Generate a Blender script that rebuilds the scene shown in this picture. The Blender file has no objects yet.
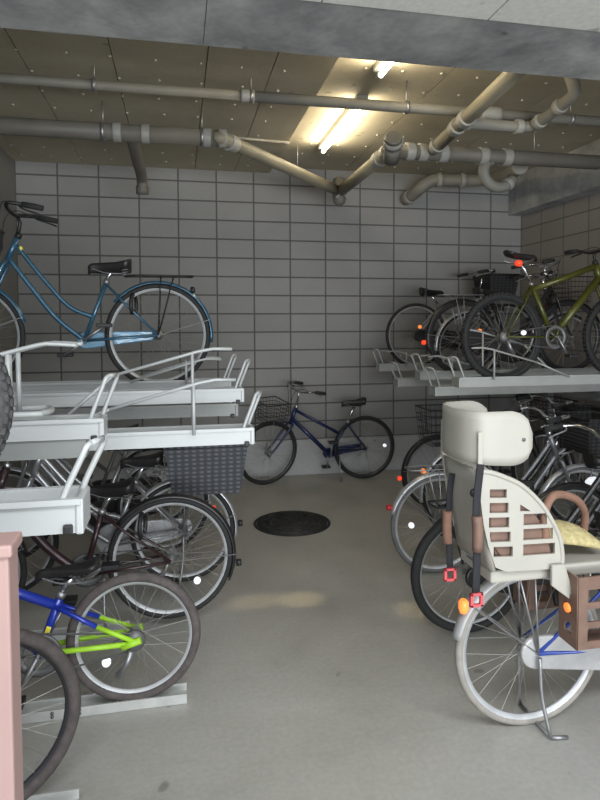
import bpy, bmesh, math, random
from mathutils import Vector, Matrix
random.seed(7)
sc = bpy.context.scene
COL = sc.collection
PI = math.pi
R = math.radians

# ------------------------------------------------------------------ materials
_mats = {}
def mat(name, rgb, rough=.5, metal=0., var=.12, scale=14., bump=0., emit=0., coat=0., spec=None):
    if name in _mats: return _mats[name]
    m = bpy.data.materials.new(name); m.use_nodes = True
    nt = m.node_tree; b = nt.nodes['Principled BSDF']
    tc = nt.nodes.new('ShaderNodeTexCoord'); nz = nt.nodes.new('ShaderNodeTexNoise')
    nz.inputs['Scale'].default_value = scale; nz.inputs['Detail'].default_value = 5
    nt.links.new(tc.outputs['Object'], nz.inputs['Vector'])
    cr = nt.nodes.new('ShaderNodeValToRGB')
    cr.color_ramp.elements[0].position = .3; cr.color_ramp.elements[1].position = .7
    cr.color_ramp.elements[0].color = [max(0, c*(1-var)) for c in rgb]+[1]
    cr.color_ramp.elements[1].color = [min(1, c*(1+var)) for c in rgb]+[1]
    nt.links.new(nz.outputs['Fac'], cr.inputs['Fac'])
    nt.links.new(cr.outputs['Color'], b.inputs['Base Color'])
    b.inputs['Roughness'].default_value = rough; b.inputs['Metallic'].default_value = metal
    b.inputs['Coat Weight'].default_value = coat
    if spec is not None: b.inputs['Specular IOR Level'].default_value = spec
    if emit:
        nt.links.new(cr.outputs['Color'], b.inputs['Emission Color']); b.inputs['Emission Strength'].default_value = emit
    if bump:
        bp = nt.nodes.new('ShaderNodeBump'); bp.inputs['Strength'].default_value = bump; bp.inputs['Distance'].default_value = .01
        nt.links.new(nz.outputs['Fac'], bp.inputs['Height']); nt.links.new(bp.outputs['Normal'], b.inputs['Normal'])
    _mats[name] = m
    return m

def block_mat(name, axes, off, c1, c2, joint, bump=.5, msize=.009):
    """stack bonded 400 x 200 concrete blocks; axes picks which world axes span the wall"""
    m = bpy.data.materials.new(name); m.use_nodes = True
    nt = m.node_tree; L = nt.links; b = nt.nodes['Principled BSDF']
    tc = nt.nodes.new('ShaderNodeTexCoord'); sx = nt.nodes.new('ShaderNodeSeparateXYZ'); cx = nt.nodes.new('ShaderNodeCombineXYZ')
    L.new(tc.outputs['Object'], sx.inputs[0])
    for k in (0, 1):
        ad = nt.nodes.new('ShaderNodeMath'); ad.operation = 'ADD'; ad.inputs[1].default_value = off[k]
        L.new(sx.outputs['XYZ'.index(axes[k])], ad.inputs[0]); L.new(ad.outputs[0], cx.inputs[k])
    br = nt.nodes.new('ShaderNodeTexBrick'); br.offset = 0; br.squash = 1
    br.inputs['Scale'].default_value = 1; br.inputs['Mortar Size'].default_value = msize; br.inputs['Mortar Smooth'].default_value = .25
    br.inputs['Brick Width'].default_value = .4; br.inputs['Row Height'].default_value = .2; br.inputs['Bias'].default_value = 0
    br.inputs['Color1'].default_value = (*c1, 1); br.inputs['Color2'].default_value = (*c2, 1); br.inputs['Mortar'].default_value = (*joint, 1)
    L.new(cx.outputs[0], br.inputs['Vector'])
    nz = nt.nodes.new('ShaderNodeTexNoise'); nz.inputs['Scale'].default_value = 1.3; nz.inputs['Detail'].default_value = 6
    L.new(tc.outputs['Object'], nz.inputs['Vector'])
    n2 = nt.nodes.new('ShaderNodeTexNoise'); n2.inputs['Scale'].default_value = 90; n2.inputs['Detail'].default_value = 3
    L.new(tc.outputs['Object'], n2.inputs['Vector'])
    mr = nt.nodes.new('ShaderNodeMapRange'); mr.inputs['To Min'].default_value = .78; mr.inputs['To Max'].default_value = 1.18
    L.new(nz.outputs['Fac'], mr.inputs['Value'])
    mr2 = nt.nodes.new('ShaderNodeMapRange'); mr2.inputs['To Min'].default_value = .85; mr2.inputs['To Max'].default_value = 1.15
    L.new(n2.outputs['Fac'], mr2.inputs['Value'])
    mm = nt.nodes.new('ShaderNodeMath'); mm.operation = 'MULTIPLY'; L.new(mr.outputs[0], mm.inputs[0]); L.new(mr2.outputs[0], mm.inputs[1])
    mx = nt.nodes.new('ShaderNodeMix'); mx.data_type = 'RGBA'; mx.blend_type = 'MULTIPLY'; mx.inputs['Factor'].default_value = 1
    L.new(br.outputs['Color'], mx.inputs['A']); L.new(mm.outputs[0], mx.inputs['B'])
    L.new(mx.outputs['Result'], b.inputs['Base Color']); b.inputs['Roughness'].default_value = .85
    bp = nt.nodes.new('ShaderNodeBump'); bp.inputs['Strength'].default_value = bump; bp.inputs['Distance'].default_value = .012; bp.invert = True
    L.new(br.outputs['Fac'], bp.inputs['Height']); L.new(bp.outputs['Normal'], b.inputs['Normal'])
    return m

def concrete_mat(name, stops, scale=1.2, rough=.7, fine=60, bump=.15, rough_var=0., spec=.5):
    m = bpy.data.materials.new(name); m.use_nodes = True
    nt = m.node_tree; L = nt.links; b = nt.nodes['Principled BSDF']
    tc = nt.nodes.new('ShaderNodeTexCoord')
    nz = nt.nodes.new('ShaderNodeTexNoise'); nz.inputs['Scale'].default_value = scale; nz.inputs['Detail'].default_value = 8; nz.inputs['Roughness'].default_value = .62
    nz.inputs['Distortion'].default_value = .3
    L.new(tc.outputs['Object'], nz.inputs['Vector'])
    cr = nt.nodes.new('ShaderNodeValToRGB'); e = cr.color_ramp.elements
    e[0].position = .32; e[0].color = (*stops[0], 1); e[1].position = .68; e[1].color = (*stops[-1], 1)
    for i, s in enumerate(stops[1:-1]):
        q = e.new(.32+.36*(i+1)/(len(stops)-1)); q.color = (*s, 1)
    L.new(nz.outputs['Fac'], cr.inputs['Fac'])
    n2 = nt.nodes.new('ShaderNodeTexNoise'); n2.inputs['Scale'].default_value = fine; n2.inputs['Detail'].default_value = 4
    L.new(tc.outputs['Object'], n2.inputs['Vector'])
    mr = nt.nodes.new('ShaderNodeMapRange'); mr.inputs['To Min'].default_value = .84; mr.inputs['To Max'].default_value = 1.16
    L.new(n2.outputs['Fac'], mr.inputs['Value'])
    mx = nt.nodes.new('ShaderNodeMix'); mx.data_type = 'RGBA'; mx.blend_type = 'MULTIPLY'; mx.inputs['Factor'].default_value = 1
    L.new(cr.outputs['Color'], mx.inputs['A']); L.new(mr.outputs[0], mx.inputs['B'])
    # a few dark oil spots
    vo = nt.nodes.new('ShaderNodeTexNoise'); vo.inputs['Scale'].default_value = 9; vo.inputs['Detail'].default_value = 1
    L.new(tc.outputs['Object'], vo.inputs['Vector'])
    cs = nt.nodes.new('ShaderNodeValToRGB'); cs.color_ramp.elements[0].position = .20; cs.color_ramp.elements[1].position = .25
    cs.color_ramp.elements[0].color = (.62, .62, .60, 1); cs.color_ramp.elements[1].color = (1, 1, 1, 1)
    L.new(vo.outputs['Fac'], cs.inputs['Fac'])
    m2 = nt.nodes.new('ShaderNodeMix'); m2.data_type = 'RGBA'; m2.blend_type = 'MULTIPLY'; m2.inputs['Factor'].default_value = 1
    L.new(mx.outputs['Result'], m2.inputs['A']); L.new(cs.outputs['Color'], m2.inputs['B'])
    L.new(m2.outputs['Result'], b.inputs['Base Color'])
    b.inputs['Specular IOR Level'].default_value = spec
    if rough_var:
        r2 = nt.nodes.new('ShaderNodeMapRange'); r2.inputs['To Min'].default_value = rough-rough_var; r2.inputs['To Max'].default_value = rough+rough_var
        L.new(nz.outputs['Fac'], r2.inputs['Value']); L.new(r2.outputs[0], b.inputs['Roughness'])
    else: b.inputs['Roughness'].default_value = rough
    bp = nt.nodes.new('ShaderNodeBump'); bp.inputs['Strength'].default_value = bump; bp.inputs['Distance'].default_value = .004
    L.new(n2.outputs['Fac'], bp.inputs['Height']); L.new(bp.outputs['Normal'], b.inputs['Normal'])
    return m

M = lambda n: _mats[n]
mat('tire_black', (.018, .018, .018), .75, var=.3, scale=40)
mat('tire_grey', (.05, .05, .05), .85, var=.35, scale=60, bump=.5)
mat('tire_mid', (.13, .13, .13), .7)
mat('rack_pale', (.40, .41, .395), .5, .15, var=.08, scale=5)
mat('tire_cream', (.30, .28, .25), .7, scale=30)
mat('tire_maroon', (.085, .070, .068), .8, var=.25, scale=30)
mat('rim_alloy', (.62, .63, .65), .34, .6)
mat('rim_bright', (.50, .51, .52), .42, .25)
mat('rim_dark', (.05, .05, .055), .4, .4)
mat('spoke_steel', (.30, .29, .27), .5, .6)
mat('chrome', (.65, .66, .68), .2, 1.)
mat('steel_dull', (.36, .36, .37), .45, .85)
mat('plastic_black', (.014, .014, .015), .5, var=.3)
mat('vinyl_black', (.016, .015, .015), .42, var=.3, scale=60)
mat('rubber_black', (.02, .02, .02), .8)
mat('paint_teal', (.042, .125, .20), .3, .35, coat=.6)
mat('paint_teal_light', (.16, .32, .46), .3, .2, coat=.5)
mat('paint_navy', (.012, .022, .085), .35, .2, coat=.4)
mat('paint_cobalt', (.012, .035, .36), .3, .1, coat=.5)
mat('paint_blue', (.03, .07, .35), .35, .1, coat=.4)
mat('paint_lime', (.36, .66, .03), .45)
mat('paint_maroon', (.035, .014, .018), .35, .2, coat=.4)
mat('paint_silver', (.42, .43, .45), .3, .7, coat=.3)
mat('paint_grey', (.24, .25, .27), .35, .5)
mat('paint_black', (.012, .012, .014), .3, .1, coat=.4)
mat('paint_olive', (.075, .08, .010), .4, .2, coat=.3)
mat('guard_black', (.016, .014, .015), .4, coat=.2)
mat('guard_silver', (.55, .56, .58), .35, .6)
mat('guard_white', (.42, .42, .42), .4, .1)
mat('reflector_red_glow', (.9, .06, .02), .3, emit=.9)  # reflector materials get emission standing in for flash light thrown back
mat('reflector_orange_glow', (1., .25, .05), .3, emit=1.0)
mat('tail_reflector_glow', (.38, .02, .02), .3, emit=.15)  # tail reflector; faint emission in place of returned flash
mat('reflector_white_glow', (.85, .88, .95), .2, emit=.9)  # own glow instead of flash light bounced back
mat('reflector_yellow_glow', (.55, .5, .08), .3, emit=.05)
mat('brown_plastic', (.19, .115, .085), .6, var=.2)
mat('brown_foam', (.24, .13, .09), .8, var=.2, bump=.3)
mat('cream_plastic', (.43, .412, .362), .5, var=.05, scale=6)
mat('cushion_yellow', (.47, .40, .20), .9, var=.25, scale=50, bump=.3)
mat('webbing_black', (.02, .02, .024), .85)
mat('buckle_red', (.72, .10, .12), .5)
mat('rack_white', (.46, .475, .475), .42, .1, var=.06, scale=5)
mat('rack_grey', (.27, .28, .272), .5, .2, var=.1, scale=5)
mat('rail_galvanised', (.52, .53, .51), .5, .3, var=.12)
mat('bolt_dark', (.16, .16, .16), .5, .6)
mat('pipe_grey', (.22, .212, .185), .55, var=.12, scale=4)
mat('pipe_dark', (.15, .142, .122), .55, var=.15, scale=4)
mat('pipe_beige', (.25, .228, .17), .55, var=.1, scale=4)
mat('collar_pale', (.31, .305, .28), .5, var=.12)
mat('post_pink', (.36, .235, .215), .55, var=.05, scale=6)
mat('post_panel', (.38, .34, .315), .55, var=.05, scale=6)
mat('iron_cast', (.035, .035, .034), .6, .3, var=.25, scale=20)
mat('lamp_housing', (.30, .30, .28), .5)
mat('tube_glow', (1., .93, .74), .5, emit=13, var=.0)
mat('pin_white', (.55, .54, .48), .6)
mat('label_yellow', (.80, .68, .06), .5, emit=.15)  # slight emission added, though badge and sticker are no lamps
mat('blue_light', (.25, .3, .75), .4, .2)

def weave_mat(name, c1, c2, sc_=70):
    m = bpy.data.materials.new(name); m.use_nodes = True; nt = m.node_tree; L = nt.links; b = nt.nodes['Principled BSDF']
    tc = nt.nodes.new('ShaderNodeTexCoord'); w1 = nt.nodes.new('ShaderNodeTexWave'); w2 = nt.nodes.new('ShaderNodeTexWave')
    w1.bands_direction = 'X'; w2.bands_direction = 'Z'
    for w, s in ((w1, sc_*.6), (w2, sc_)): w.inputs['Scale'].default_value = s/6; w.inputs['Distortion'].default_value = .6; L.new(tc.outputs['Object'], w.inputs['Vector'])
    mu = nt.nodes.new('ShaderNodeMath'); mu.operation = 'MULTIPLY'; L.new(w1.outputs['Fac'], mu.inputs[0]); L.new(w2.outputs['Fac'], mu.inputs[1])
    cr = nt.nodes.new('ShaderNodeValToRGB'); cr.color_ramp.elements[0].color = (*c1, 1); cr.color_ramp.elements[1].color = (*c2, 1)
    L.new(mu.outputs[0], cr.inputs['Fac']); L.new(cr.outputs['Color'], b.inputs['Base Color']); b.inputs['Roughness'].default_value = .7
    bp = nt.nodes.new('ShaderNodeBump'); bp.inputs['Strength'].default_value = .6; bp.inputs['Distance'].default_value = .006
    L.new(mu.outputs[0], bp.inputs['Height']); L.new(bp.outputs['Normal'], b.inputs['Normal'])
    _mats[name] = m
weave_mat('wicker_slate', (.035, .038, .045), (.12, .125, .14))
weave_mat('wicker_black', (.012, .012, .013), (.05, .05, .052))

# ------------------------------------------------------------------ mesh helpers
class MB:
    def __init__(s): s.bm = bmesh.new()
    def box(s, x0, x1, y0, y1, z0, z1, bev=0):
        v = [s.bm.verts.new((x, y, z)) for x in (x0, x1) for y in (y0, y1) for z in (z0, z1)]
        fs = [s.bm.faces.new([v[i] for i in q]) for q in ((0,1,3,2),(4,6,7,5),(0,4,5,1),(2,3,7,6),(0,2,6,4),(1,5,7,3))]
        if bev:
            es = list({e for f in fs for e in f.edges})
            bmesh.ops.bevel(s.bm, geom=es, offset=bev, segments=2, affect='EDGES', profile=.5)
        return s
    def obox(s, mtx, sx, sy, sz, bev=0):
        t = MB(); t.box(-sx/2, sx/2, -sy/2, sy/2, -sz/2, sz/2, bev); t.bm.transform(mtx)
        me = bpy.data.meshes.new('t'); t.bm.to_mesh(me); t.bm.free(); s.bm.from_mesh(me); bpy.data.meshes.remove(me); return s
    def tube(s, pts, r, n=8, cap=True, flat=1.):
        P = [Vector(p) for p in pts]; N = len(P)
        rr = r if isinstance(r, (list, tuple)) else [r]*N
        T = []
        for i in range(N):
            a = P[max(i-1, 0)]; b = P[min(i+1, N-1)]; d = b-a
            if 0 < i < N-1: d = (P[i]-a).normalized()+(b-P[i]).normalized()
            T.append(d.normalized() if d.length > 1e-9 else Vector((0, 0, 1)))
        up = Vector((0, 0, 1)) if abs(T[0].z) < .9 else Vector((0, 1, 0))
        u = (up-T[0]*up.dot(T[0])).normalized()
        rings = []
        for i in range(N):
            u = u-T[i]*u.dot(T[i])
            u = u.normalized() if u.length > 1e-6 else T[i].orthogonal().normalized()
            w = T[i].cross(u)
            rings.append([s.bm.verts.new(P[i]+(u*math.cos(2*PI*k/n)*flat+w*math.sin(2*PI*k/n))*rr[i]) for k in range(n)])
        for i in range(N-1):
            for k in range(n):
                f = s.bm.faces.new((rings[i][k], rings[i][(k+1) % n], rings[i+1][(k+1) % n], rings[i+1][k])); f.smooth = n > 5
        if cap:
            s.bm.faces.new(rings[0][::-1]); s.bm.faces.new(rings[-1])
        return s
    def loop(s, pts, r, n=6):
        P = [Vector(p) for p in pts]
        return s.tube(P+[P[0]], r, n, False)
    def lathe(s, prof, n=32, axis='Y', closed=False, c=(0, 0, 0)):
        """prof = list of (radius, along)"""
        rings = []
        for (r, a) in prof:
            ring = []
            for k in range(n):
                t = 2*PI*k/n; p, q = r*math.cos(t), r*math.sin(t)
                v = {'Y': (p, a, q), 'Z': (p, q, a), 'X': (a, p, q)}[axis]
                ring.append(s.bm.verts.new((v[0]+c[0], v[1]+c[1], v[2]+c[2])))
            rings.append(ring)
        m = len(rings)
        for i in range(m if closed else m-1):
            A, B = rings[i], rings[(i+1) % m]
            for k in range(n):
                f = s.bm.faces.new((A[k], A[(k+1) % n], B[(k+1) % n], B[k])); f.smooth = True
        if not closed:
            for ring in (rings[0][::-1], rings[-1]):
                try: s.bm.faces.new(ring)
                except ValueError: pass
        return s
    def prism(s, poly, y0, y1):
        """polygon in x,z pushed along y"""
        a = [s.bm.verts.new((p[0], y0, p[1])) for p in poly]; b = [s.bm.verts.new((p[0], y1, p[1])) for p in poly]
        s.bm.faces.new(a); s.bm.faces.new(b[::-1]); n = len(poly)
        for i in range(n): s.bm.faces.new((a[i], b[i], b[(i+1) % n], a[(i+1) % n]))
        return s
    def grid(s, rows, closed_u=False, smooth=True):
        V = [[s.bm.verts.new(p) for p in r] for r in rows]; n = len(V[0])
        for i in range(len(V)-1):
            for k in range(n if closed_u else n-1):
                f = s.bm.faces.new((V[i][k], V[i][(k+1) % n], V[i+1][(k+1) % n], V[i+1][k])); f.smooth = smooth
        return s
    def build(s, name, m, parent=None, loc=None, solid=0., bevel=0., subd=0):
        bmesh.ops.recalc_face_normals(s.bm, faces=s.bm.faces)
        me = bpy.data.meshes.new(name); s.bm.to_mesh(me); s.bm.free()
        me.materials.append(_mats[m] if isinstance(m, str) else m)
        o = bpy.data.objects.new(name, me); COL.objects.link(o)
        if parent: o.parent = parent
        if loc: o.location = loc
        if solid:
            md = o.modifiers.new('s', 'SOLIDIFY'); md.thickness = solid; md.offset = 0
        if bevel:
            md = o.modifiers.new('b', 'BEVEL'); md.width = bevel; md.segments = 2; md.limit_method = 'ANGLE'
        if subd:
            md = o.modifiers.new('d', 'SUBSURF'); md.levels = subd; md.render_levels = subd
        return o

def spline(pts, n=6):
    P = [Vector(p) for p in pts]; P = [P[0]*2-P[1]]+P+[P[-1]*2-P[-2]]; out = []
    for i in range(1, len(P)-2):
        a, b, c, d = P[i-1:i+3]
        for k in range(n):
            t = k/n
            out.append(.5*((2*b)+(c-a)*t+(2*a-5*b+4*c-d)*t*t+(3*b-a-3*c+d)*t**3))
    out.append(P[-2]); return out

def plate(outer, holes, th, name, m, parent=None, loc=None, rot=None):
    """flat panel in local x,y with holes, thickness th"""
    cu = bpy.data.curves.new(name, 'CURVE'); cu.dimensions = '2D'; cu.fill_mode = 'BOTH'; cu.extrude = th/2
    for poly in [outer]+holes:
        sp = cu.splines.new('POLY'); sp.points.add(len(poly)-1); sp.use_cyclic_u = True
        for i, p in enumerate(poly): sp.points[i].co = (p[0], p[1], 0, 1)
    tmp = bpy.data.objects.new('tmp', cu); COL.objects.link(tmp)
    dg = bpy.context.evaluated_depsgraph_get(); dg.update()
    me = bpy.data.meshes.new_from_object(tmp.evaluated_get(dg)); me.name = name
    bpy.data.objects.remove(tmp); bpy.data.curves.remove(cu)
    me.materials.clear(); me.materials.append(_mats[m])
    o = bpy.data.objects.new(name, me); COL.objects.link(o)
    if parent: o.parent = parent
    if loc: o.location = loc
    if rot: o.rotation_euler = rot
    return o

def tag(o, label=None, cat=None, group=None, kind=None):
    if label: o['label'] = label
    if cat: o['category'] = cat
    if group: o['group'] = group
    if kind: o['kind'] = kind
    return o
def thing(name, label, cat, loc=(0, 0, 0), rz=0., group=None, rx=0.):
    o = bpy.data.objects.new(name, None); COL.objects.link(o); o.location = loc; o.rotation_euler = (rx, 0, rz)
    o.empty_display_size = .1
    return tag(o, label, cat, group)
def struct(o): o['kind'] = 'structure'; return o

# ------------------------------------------------------------------ the room
XL, XR, YB, ZC, ZBEAM = -2.15, 4.02, 6.52, 3.396, 2.955
BLK = block_mat('back_blocks', 'XZ', (1.577+.4*20, .004+4.0), (.265, .265, .26), (.295, .293, .288), (.105, .105, .103))
BLKS = block_mat('side_blocks', 'YZ', (.28+8, .004+4.0), (.27, .25, .235), (.30, .28, .262), (.15, .14, .132), bump=.35, msize=.008)
FLOOR = concrete_mat('floor_concrete', [(.32, .312, .285), (.385, .375, .345), (.42, .41, .38), (.48, .47, .44)], 1.1, .42, 45, .12, .12, .5)
BEAMC = concrete_mat('beam_concrete', [(.20, .208, .212), (.34, .348, .35), (.50, .508, .50)], 2.6, .8, 30, .2)
CEILC = concrete_mat('ceiling_board', [(.41, .365, .27), (.47, .42, .315), (.52, .47, .36)], 1.6, .85, 70, .3)
KERBC = concrete_mat('kerb_concrete', [(.40, .405, .41), (.47, .475, .48)], 2., .75, 50, .12)
SOFF = concrete_mat('soffit_white', [(.80, .80, .75), (.86, .86, .81)], 1.5, .6, 40, .05)
WALLP = concrete_mat('left_plaster', [(.22, .215, .205), (.27, .262, .25)], 1.5, .85, 40, .1)

struct(MB().box(-3.5, 6, -5, YB+.15, -.15, 0).build('floor', FLOOR))
struct(MB().box(-2.3, XR+.15, YB, YB+.15, 0, ZC).build('wall_back', BLK))
struct(MB().box(XR, XR+.15, -.2, YB, 0, ZC).build('wall_right', BLKS))
struct(MB().box(XL-.15, XL, -.2, YB, 0, ZC).build('wall_left', WALLP))
struct(MB().box(XL, -1.577, 5.55, YB, 0, ZC).build('trim_1', WALLP))            # pilaster in the far left corner
struct(MB().box(-1.577, XR, YB-.03, YB, 0, .396, .006).build('baseboard_back', KERBC))
struct(MB().box(-2.3, XR+.15, 2.8, YB+.15, ZC, ZC+.15).build('ceiling', CEILC))
b = MB()                                                                        # lower ceiling boards, left field, butt joints between boards
xs = [XL, -1.47, -.92, -.372, .20, .62, 1.0]
for i in range(len(xs)-1): b.box(xs[i]+.003, xs[i+1]-.003, 2.84, YB, ZC-.075, ZC+.01)
struct(b.build('ceiling_panel', CEILC))
b = MB()
xs = [1.0, 1.84, 2.75, XR]
for i in range(len(xs)-1): b.box(xs[i]+.003, xs[i+1]-.003, 2.84, YB, ZC-.012, ZC+.01)
struct(b.build('ceiling_panel', CEILC))
b = MB()                                                                        # insulation pins in the ceiling boards
for j, y in enumerate([3.05, 3.42, 3.9, 4.22, 4.55, 4.88, 5.25, 5.6, 5.95, 6.25]):
    for i in range(23):
        x = -2.0+.27*i+(.02 if j % 2 else 0)
        z = ZC-.075 if x < 1.0 else ZC-.012
        if abs(x-1.0) < .05: continue
        b.lathe([(.001, -.010), (.009, -.008), (.0105, -.003), (.0105, .0)], 8, 'Z', c=(x+random.uniform(-.012, .012), y+random.uniform(-.012, .012), z))
struct(b.build('ceiling_pins', 'pin_white'))
struct(MB().box(-2.3, .1285, 2.37, 2.84, ZBEAM, ZC+.1).box(.1315, 2.5, 2.37, 2.84, ZBEAM, ZC+.1)\
    .box(2.5035, XR+.15, 2.37, 2.84, ZBEAM, ZC+.1).build('trim_2', BEAMC))   # cross beam
b = MB()
for i in range(9): b.box(-2.3+.72*i, -2.3+.72*i+.712, .3, 2.37, ZBEAM-.004, ZC)
struct(b.build('trim_3', SOFF))                                                 # white entrance soffit
struct(MB().box(3.85, XR, 2.84, YB, ZBEAM, ZC).build('trim_4', BEAMC))            # beam along the right wall
struct(MB().box(3.62, 3.86, 2.84, 4.55, 3.16, ZC).build('trim_5', BEAMC))         # thickened end of that beam

# ------------------------------------------------------------------ ceiling services
def rings_on(p, q, ts, r, ln, parent, name='collar', m='collar_pale'):
    P, Q = Vector(p), Vector(q); d = (Q-P).normalized()
    for t in ts:
        c = P.lerp(Q, t)
        MB().tube([c-d*ln/2, c-d*ln*.35, c+d*ln*.35, c+d*ln/2], [r*.97, r, r, r*.97], 20).build(name, m, parent)

p = thing('water_pipe', 'long thin grey pipe running across the whole ceiling nearest the cross beam', 'pipe', (0, 4.06, 3.2))
MB().tube([(XL, 0, 0), (.47, 0, 0)], .031, 16).build('pipe_run', 'pipe_grey', p)
MB().tube([(.47, 0, 0), (3.62, 0, 0)], .036, 16).build('pipe_run', 'pipe_grey', p)
rings_on((.40, 0, 0), (.55, 0, 0), [.5], .043, .09, p)
rings_on((2.05, -.0, 0), (2.4, 0, 0), [.55], .05, .16, p)
for x in (-1.5, -.5, .5, 1.6, 2.9):
    h = MB().tube([(x, 0, .03), (x, 0, ZC-3.2)], .005, 6).lathe([(.036, -.012), (.044, -.012), (.044, .012), (.036, .012)], 18, 'X', True, (x, 0, 0)).build('hanger', 'steel_dull', p)

p = thing('drain_pipe', 'thick dark drain pipe with pale collars along the ceiling at left', 'pipe', (0, 4.68, 3.1))
MB().tube([(XL, 0, 0), (.33, 0, 0)], .062, 20).build('pipe_run', 'pipe_dark', p)
rings_on((-.42, 0, 0), (.36, 0, 0), [0, .26, .84, .99], .072, .06, p)
t = MB().tube(spline([(-.315, 0, 0), (-.315, .18, -.02), (-.31, .5, -.05), (-.30, .95, -.09), (-.30, 1.02, -.2)], 6), .048, 16).build('branch', 'pipe_dark', p)
MB().tube([(-.30, 1.02, -.16), (-.30, 1.03, -.23)], .056, 16).build('collar', 'pipe_dark', t)
for x in (-1.4, -.52, .2):
    MB().tube([(x, 0, .06), (x, 0, ZC-.07-3.1)], .005, 6).lathe([(.062, -.014), (.07, -.014), (.07, .014), (.062, .014)], 20, 'X', True, (x, 0, 0)).build('hanger', 'steel_dull', p)

p = thing('drain_pipe', 'beige drain pipe slanting from the left run down to the point of the V', 'pipe', (.36, 4.70, 3.09))
MB().tube(spline([(0, -.02, 0), (.06, .03, 0), (1.22, 1.24, -.05)], 5), .052, 20).build('pipe_run', 'pipe_beige', p)
rings_on((.02, -.0, 0), (1.22, 1.24, -.05), [.04], .066, .09, p)
MB().tube([(.73, .73, .0), (.73, .73, .22)], .004, 6).build('hanger', 'steel_dull', p)
p = thing('drain_pipe', 'beige drain pipe rising from the V to the upright capped stack', 'pipe', (1.64, 5.98, 3.03))
MB().tube([(0, 0, 0), (.05, -1.38, .04)], .055, 20).build('pipe_run', 'pipe_beige', p)
rings_on((0, 0, 0), (.05, -1.38, .04), [.80, .93], .068, .08, p)
MB().lathe([(.03, .2), (.066, .18), (.07, .0), (.06, -.06), (.02, -.09)], 20, 'Z', c=(.0, .02, -.05)).build('elbow', 'pipe_dark', p)
MB().obox(Matrix.Translation((0, -.07, -.02)) @ Matrix.Rotation(R(45), 4, 'Y'), .012, .008, .16).obox(Matrix.Translation((0, -.07, -.02)) @ Matrix.Rotation(R(-45), 4, 'Y'), .012, .008, .16).build('cross_bracket', 'collar_pale', p)
p = thing('pipe_stack', 'short tilted capped pipe stub at the head of the V', 'pipe', (1.66, 4.56, 3.04))
MB().tube([(.03, .06, -.05), (-.02, -.13, .05)], .064, 20).build('pipe_run', 'pipe_grey', p)
MB().tube([(-.005, -.08, .025), (-.02, -.13, .05)], .076, 20).build('collar', 'collar_pale', p)
MB().tube([(-.02, -.13, .05), (-.026, -.155, .064)], [.07, .06], 20).build('cap', 'pipe_dark', p)

p = thing('drain_pipe', 'thick dark drain pipe running from the capped stack to the right beam', 'pipe', (0, 4.68, 3.08))
MB().tube([(1.76, 0, 0), (3.62, 0, .0)], .06, 20).build('pipe_run', 'pipe_dark', p)
rings_on((1.8, 0, 0), (3.6, 0, 0), [.04, .10, .20, .40, .52], .073, .075, p)
MB().tube([(3.0, 0, .06), (3.0, 0, ZC-3.08)], .005, 6).build('hanger', 'steel_dull', p)
p = thing('drain_pipe', 'pale beige pipe slanting up toward the cross beam with white end collar', 'pipe', (2.05, 4.60, 3.09))
MB().tube([(0, 0, 0), (-.19, -1.75, .012)], .05, 20).build('pipe_run', 'pipe_beige', p)
rings_on((0, 0, 0), (-.19, -1.75, .012), [.05, .30, .40, .93], .062, .08, p)
p = thing('drain_pipe', 'grey branch pipe bending up to the ceiling beside the pale slanting pipe', 'pipe', (1.975, 4.0, 3.10))
MB().tube(spline([(0, 0, 0), (.30, .01, 0), (.50, .0, 0), (.57, -.06, .01), (.56, -.40, .04), (.55, -.50, .07), (.50, -.52, .18), (.49, -.52, .29)], 5), .04, 18).build('pipe_run', 'pipe_grey', p)
rings_on((0, 0, 0), (.5, 0, 0), [.1, .92], .052, .05, p)
rings_on((.57, -.06, .01), (.56, -.40, .04), [.1, .8], .052, .05, p)
rings_on((.49, -.52, .27), (.49, -.52, .2), [.1], .054, .05, p)
p = thing('drain_pipe', 'low grey drain pipe with elbow turning into the block wall', 'pipe', (0, 5.12, 2.99))
MB().tube(spline([(2.55, 1.38, .10), (2.56, 1.20, .11), (2.60, 1.05, .16), (2.72, .99, .235), (2.9, .97, .24), (3.2, .90, .235), (3.3, .70, .22), (3.2, .3, .16), (3.05, -.15, .10)], 6), .066, 18).build('pipe_run', 'pipe_grey', p)
rings_on((2.55, 1.30, .10), (2.56, 1.2, .11), [.5], .078, .06, p)
rings_on((2.74, .985, .236), (3.1, .93, .238), [.1, .8], .078, .05, p)
p = thing('drain_trap', 'round drain trap hanging under the thick pipe by the right beam', 'pipe', (2.66, 4.68, 3.0))
a = [(.14*math.cos(t)+.02, .02, .13*math.sin(t)-.04) for t in [R(100+i*20) for i in range(13)]]
MB().tube(a, .045, 16).build('bend', 'pipe_grey', p)
rings_on(a[1], a[2], [.5], .056, .04, p); rings_on(a[-3], a[-2], [.5], .056, .04, p)
tag(MB().tube([(XL, 5.05, ZC-.10), (-.4, 5.17, ZC-.10), (1.0, 5.33, ZC-.10)], .012, 8).build('conduit', 'pipe_grey'), 'thin conduit crossing the low ceiling boards at left behind the pipes', 'conduit')

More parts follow.
